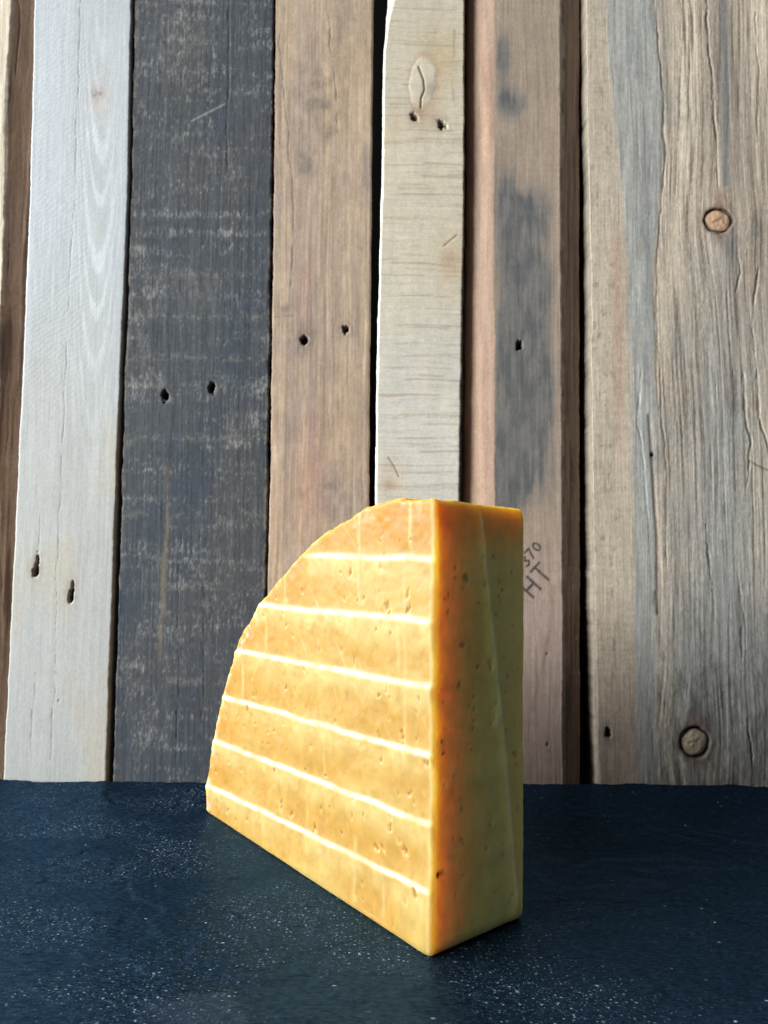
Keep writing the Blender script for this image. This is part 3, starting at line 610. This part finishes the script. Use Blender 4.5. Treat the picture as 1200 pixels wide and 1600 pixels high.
def front_surface(u, z):
    """outward displacement (mm), colour of the broad face"""
    b = fbm(u / 34, z / 22, 2, 4); b2 = fbm(u / 9, z / 7, 6, 4); fine = fbm(u / 2.2, z / 2.6, 10, 3)
    d = .55 * b + .22 * b2 + .05 * fine
    c = np.repeat(np.array([.275, .150, .026])[None], len(u), 0)
    # distance to the rind along the circle
    rad = np.hypot(u / 171.0, z / 151.5); edge = sm(.74, 1.0, rad + .05 * b2 + .03 * b)
    c = mixc(c, np.array([.30, .205, .058]), sm(-.5, .7, b + .12 * b2 - .5 * edge) * .8)
    c = mixc(c, np.array([.275, .118, .006]), edge * .82)
    top_ = sm(133, 141, z + 5 * b + .05 * u); c = mixc(c, np.array([.275, .125, .008]), top_ * .8)
    rw = np.zeros(len(u))
    for i in range(6):
        z0 = ridge_z(i, u); dz = z - z0; endf = sm(-6, 3, ridge_l[i][0] + 4 - u)
        amp = .85 * (1 + .25 * noise(u / 12, u * 0 + i, 30 + i)) * endf
        up = np.exp(-(np.clip(dz, 0, 99) / 1.0) ** 2); dn = np.exp(-(np.clip(-dz, 0, 99) / 5.5) ** 1.3)
        d = d + .7 * amp * np.where(dz > 0, up, dn)
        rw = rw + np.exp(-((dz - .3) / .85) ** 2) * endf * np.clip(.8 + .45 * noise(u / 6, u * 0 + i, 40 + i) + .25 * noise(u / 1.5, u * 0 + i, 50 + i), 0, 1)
        gl = np.exp(-((dz + 2.0) / np.where(dz < -2, 6.5, 4.0)) ** 2) * endf; c = mixc(c, np.array([.34, .255, .095]), gl * .85 * np.clip(.85 + .4 * b2 + .3 * b, 0, 1))  # soft glow beside each ridge, painted into the colour
    c = mixc(c, np.array([.62, .54, .33]), np.clip(rw, 0, 1) * .92)  # pale crests: worn coating, plus the light they catch put into the colour
    for u0, z0, z1, a in lines_v:
        m = np.exp(-((u - u0 - .01 * (z - z0) + .3 * noise(z / 6, z * 0, 4)) / 1.0) ** 2) * sm(z0 - 3, z0 + 2, z) * (1 - sm(z1 - 2, z1 + 3, z))
        d = d + .12 * m * a; c = mixc(c, np.array([.36, .26, .11]), m * a * .75)
    for (u0, z0, u1, z1, wd, a) in scr:
        m = stroke(u, z, [(u0, z0), (u1, z1)], wd) * np.clip(.5 + .8 * noise(u / 5, z / 5, 7), 0, 1); d = d - .10 * m * a; c = mixc(c, np.array([.38, .29, .14]), m * a * .5)
    for (pu, pz, ru, rz_, dp, sk) in pits:
        du = u - pu - sk * (z - pz); near = (np.abs(u - pu) < 6) & (np.abs(z - pz) < 6)
        if not near.any(): continue
        r = np.hypot(du[near] / ru, (z[near] - pz) / rz_) + .6 * noise(u[near] / .7 + pu, z[near] / .9, 9)
        m = 1 - sm(.35, 1.1, r); d[near] -= dp * .6 * m; rim = np.exp(-((r - 1.15) / .28) ** 2) * np.clip((z[near] - pz) / -rz_, 0, 1)
        c[near] = mixc(c[near], np.array([.26, .11, .02]), m * .5 * dp); c[near] = mixc(c[near], np.array([.52, .41, .2]), rim * .25)
    for (pu, pz, r0) in dots:
        m = 1 - sm(.5, 1.2, np.hypot(u - pu, (z - pz) * .8) / r0); c = mixc(c, np.array([.16, .06, .02]), m * .9); d = d - .3 * m
    # dry whitish bloom along the outer rim, low left mostly
    bl = sm(.93, .99, rad + .02 * b2) * sm(-.05, .6, fbm(u / 4, z / 4, 14, 4) + .25 * sm(120, 160, u)); c = mixc(c, np.array([.42, .28, .20]), bl * (.3 + .4 * sm(100, 150, u))); d = d + .15 * bl * fine
    c = mixc(c, np.array([.42, .26, .12]), np.exp(-((u - 1.0) / .9) ** 2) * .55)
    return d, c
cpits = [(rs.uniform(4, 42), rs.uniform(4, 142), rs.uniform(.35, .9), rs.uniform(.4, 1.2), rs.uniform(.25, .7)) for _ in range(70)]
cpits += [(15, 124, 1.6, 1.6, .9), (13, 101, 1.6, 1.0, .9), (27, 93, 1.0, 2.2, .9), (33, 119, .8, .8, .8), (36, 92, .5, .9, .9), (40, 60, .9, 1.4, .8), (12, 88, .9, 1.2, .8), (17, 80, .8, 1.0, .8), (27, 38, .8, 1.6, .8)]
def cut_surface(w_mm, z):
    b = fbm(w_mm / 12, z / 26, 15, 4); b2 = fbm(w_mm / 4, z / 6, 17, 4)
    d = .16 * b + .05 * b2
    c = np.repeat(np.array([.90, .72, .20])[None], len(z), 0)
    mid = sm(14, 34, w_mm + 5 * b) * (1 - sm(128, 146, z))
    c = mixc(c, np.array([.92, .82, .30]), mid * .8); c = mixc(c, np.array([.74, .40, .06]), sm(130, 148, z) * .6 + .25 * (1 - sm(2, 9, w_mm)))
    pts = [(22.4, 145), (26.6, 113), (31.6, 83.4), (36.7, 44.3), (41.4, 7)]
    sd = segdist(w_mm + .25 * noise(z / 9, z * 0, 4), z, pts); m = np.exp(-(sd / .5) ** 2)
    line = np.interp(z, [p[1] for p in pts][::-1], [p[0] for p in pts][::-1])
    d = d + .42 * m + .25 * sm(-4, 0, w_mm - line) * (1 - sm(0, 1.0, w_mm - line)); c = mixc(c, np.array([.86, .74, .46]), m * .55)
    fl = blob(w_mm, z, 31.0, 73, 1.4, 3.2); d = d + .35 * fl; c = mixc(c, np.array([.84, .72, .40]), fl * .6)
    for (pw, pz, rw_, rz_, dp) in cpits:
        near = (np.abs(w_mm - pw) < 5) & (np.abs(z - pz) < 5)
        if not near.any(): continue
        r = np.hypot((w_mm[near] - pw) / rw_, (z[near] - pz) / rz_) + .4 * noise(w_mm[near] / .7 + pw, z[near] / .7, 9)
        m = 1 - sm(.35, 1.1, r); d[near] -= .9 * dp * m; c[near] = mixc(c[near], np.array([.55, .28, .05]), m * .5)
        rim = np.exp(-((r - 1.1) / .3) ** 2) * np.clip((pz - z[near]) / rz_, 0, 1); c[near] = mixc(c[near], np.array([.9, .78, .46]), rim * .4)
    for pw, pz, r0 in ((2.6, 27, .8), (4.5, 83, .4), (5, 66, .5), (4, 70, .35), (33.5, 95, .35)):
        m = 1 - sm(.5, 1.2, np.hypot(w_mm - pw, (z - pz) * .7) / r0); c = mixc(c, np.array([.14, .05, .02]), m * .9); d = d - .3 * m
    return d, c

TH = 45.5; EDG = 1.5
def bulge(wm): return -6.2 * np.clip(wm / TH, 0, 1) ** 2.1
rings = []            # list of (u, z, w, kind) kind 0 front 1 side 2 back
cu, cz = 60.0, 58.0
def inset(d_): return ou + nu * (lump - d_), oz + nz * (lump - d_)
iu, iz = inset(EDG)
for t in np.linspace(0.012, 1, 135):
    rings.append((cu + (iu - cu) * t, cz + (iz - cz) * t, np.zeros(M), 0))
for a in np.linspace(0, math.pi / 2, 7)[1:]:
    u1, z1 = inset(EDG * (1 - math.sin(a))); rings.append((u1, z1, np.full(M, EDG * (1 - math.cos(a))), 0.5 if a < 1.5 else 1))
R2 = 2.6
for wv in np.arange(EDG + .62, TH - R2, .66):
    rings.append((*inset(0), np.full(M, wv), 1))
for a in np.linspace(0, math.pi / 2, 7)[1:]:
    u1, z1 = inset(R2 * (1 - math.cos(a))); rings.append((u1, z1, np.full(M, TH - R2 + R2 * math.sin(a)), 1.5))
iu, iz = inset(R2)
for t in np.linspace(1, .02, 30)[1:]:
    rings.append((cu + (iu - cu) * t, cz + (iz - cz) * t, np.full(M, TH), 2))
U = np.array([r[0] for r in rings]); Z = np.array([r[1] for r in rings]); Wm = np.array([r[2] for r in rings]); KD = np.repeat(np.array([r[3] for r in rings])[:, None], M, 1)
NU = np.repeat(nu[None], len(rings), 0); NZ = np.repeat(nz[None], len(rings), 0); RW = np.repeat(rindw[None], len(rings), 0); CW = np.repeat(cutw[None], len(rings), 0)
shape = U.shape; f_ = lambda a: a.ravel().astype(np.float64)
U, Z, Wm, KD, NU, NZ, RW, CW = map(f_, (U, Z, Wm, KD, NU, NZ, RW, CW))
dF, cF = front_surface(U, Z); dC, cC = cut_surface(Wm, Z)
arcg = np.repeat(arc[None], shape[0], 0).ravel()
rl = fbm(arcg / 6, Wm / 6, 23, 4); dR = .35 * rl + .12 * fbm(arcg / 1.5, Wm / 1.5, 26, 3)
cR = np.repeat(np.array([.62, .33, .06])[None], len(U), 0); cR = mixc(cR, np.array([.60, .44, .30]), sm(.2, .9, rl) * .5)
wf = np.where(KD == 0, 1.0, 0.0); sd_ = np.where(KD >= .5, 1.0, 0.0)
blend = np.clip((Wm) / EDG, 0, 1)
rimfade = np.where(KD <= .5, 1 - blend, 0)
W2 = Wm - dF * np.where(KD <= .5, rimfade, 0) * np.where(Z < 2, 0.3, 1)
dS = np.where(KD == 2, 0, (CW * dC + RW * dR)) * np.where(KD == 0, 0, blend) * np.where(KD >= 1.5, .6, 1)
bul = bulge(Wm) * np.clip(RW, 0, 1)
bulb = bulge(Wm) * np.clip(np.hypot(U / 171., Z / 151.), 0, 1) ** 4 * np.where(KD == 2, 1, 0)
off = dS + np.where(KD == 2, 0, bul)
U2 = U + NU * off; Z2 = Z + NZ * off
s2 = np.where(KD == 2, np.clip(np.hypot(U / 171., Z / 151.), 0, 1) ** 6, 0); U2 = U2 - 6.2 * s2 * U / 171.; Z2 = Z2 - 6.2 * s2 * Z / 151.
Z2 = np.maximum(Z2, 0.0)
cS = cC * CW[:, None] + cR * RW[:, None] + np.array([.6, .4, .12])[None] * np.clip(1 - CW - RW, 0, 1)[:, None]
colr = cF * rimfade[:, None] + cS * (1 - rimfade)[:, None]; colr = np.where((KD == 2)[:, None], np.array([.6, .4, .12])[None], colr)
E1 = np.array([-.6156, .7881]); E2 = np.array([.7881, .6156]); A0 = np.array([16.5, 254.2])
co = np.stack([A0[0] + U2 * E1[0] + W2 * E2[0], A0[1] + U2 * E1[1] + W2 * E2[1], Z2], 1) * 1e-3
nr = shape[0]
i = np.arange(nr - 1)[:, None] * M + np.arange(M)[None, :]; j = np.arange(nr - 1)[:, None] * M + (np.arange(M)[None, :] + 1) % M
q = np.stack([i, i + M, j + M, j], -1).reshape(-1, 4)
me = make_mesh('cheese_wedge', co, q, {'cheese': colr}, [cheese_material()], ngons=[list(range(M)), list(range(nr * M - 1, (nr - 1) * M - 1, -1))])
import bmesh
bm = bmesh.new(); bm.from_mesh(me); bmesh.ops.recalc_face_normals(bm, faces=bm.faces); bm.to_mesh(me); bm.free()
ch = link('cheese_wedge', me)
ch['label'] = 'orange-yellow quarter wheel of cheese with pale ridges, standing upright on slate'; ch['category'] = 'cheese'
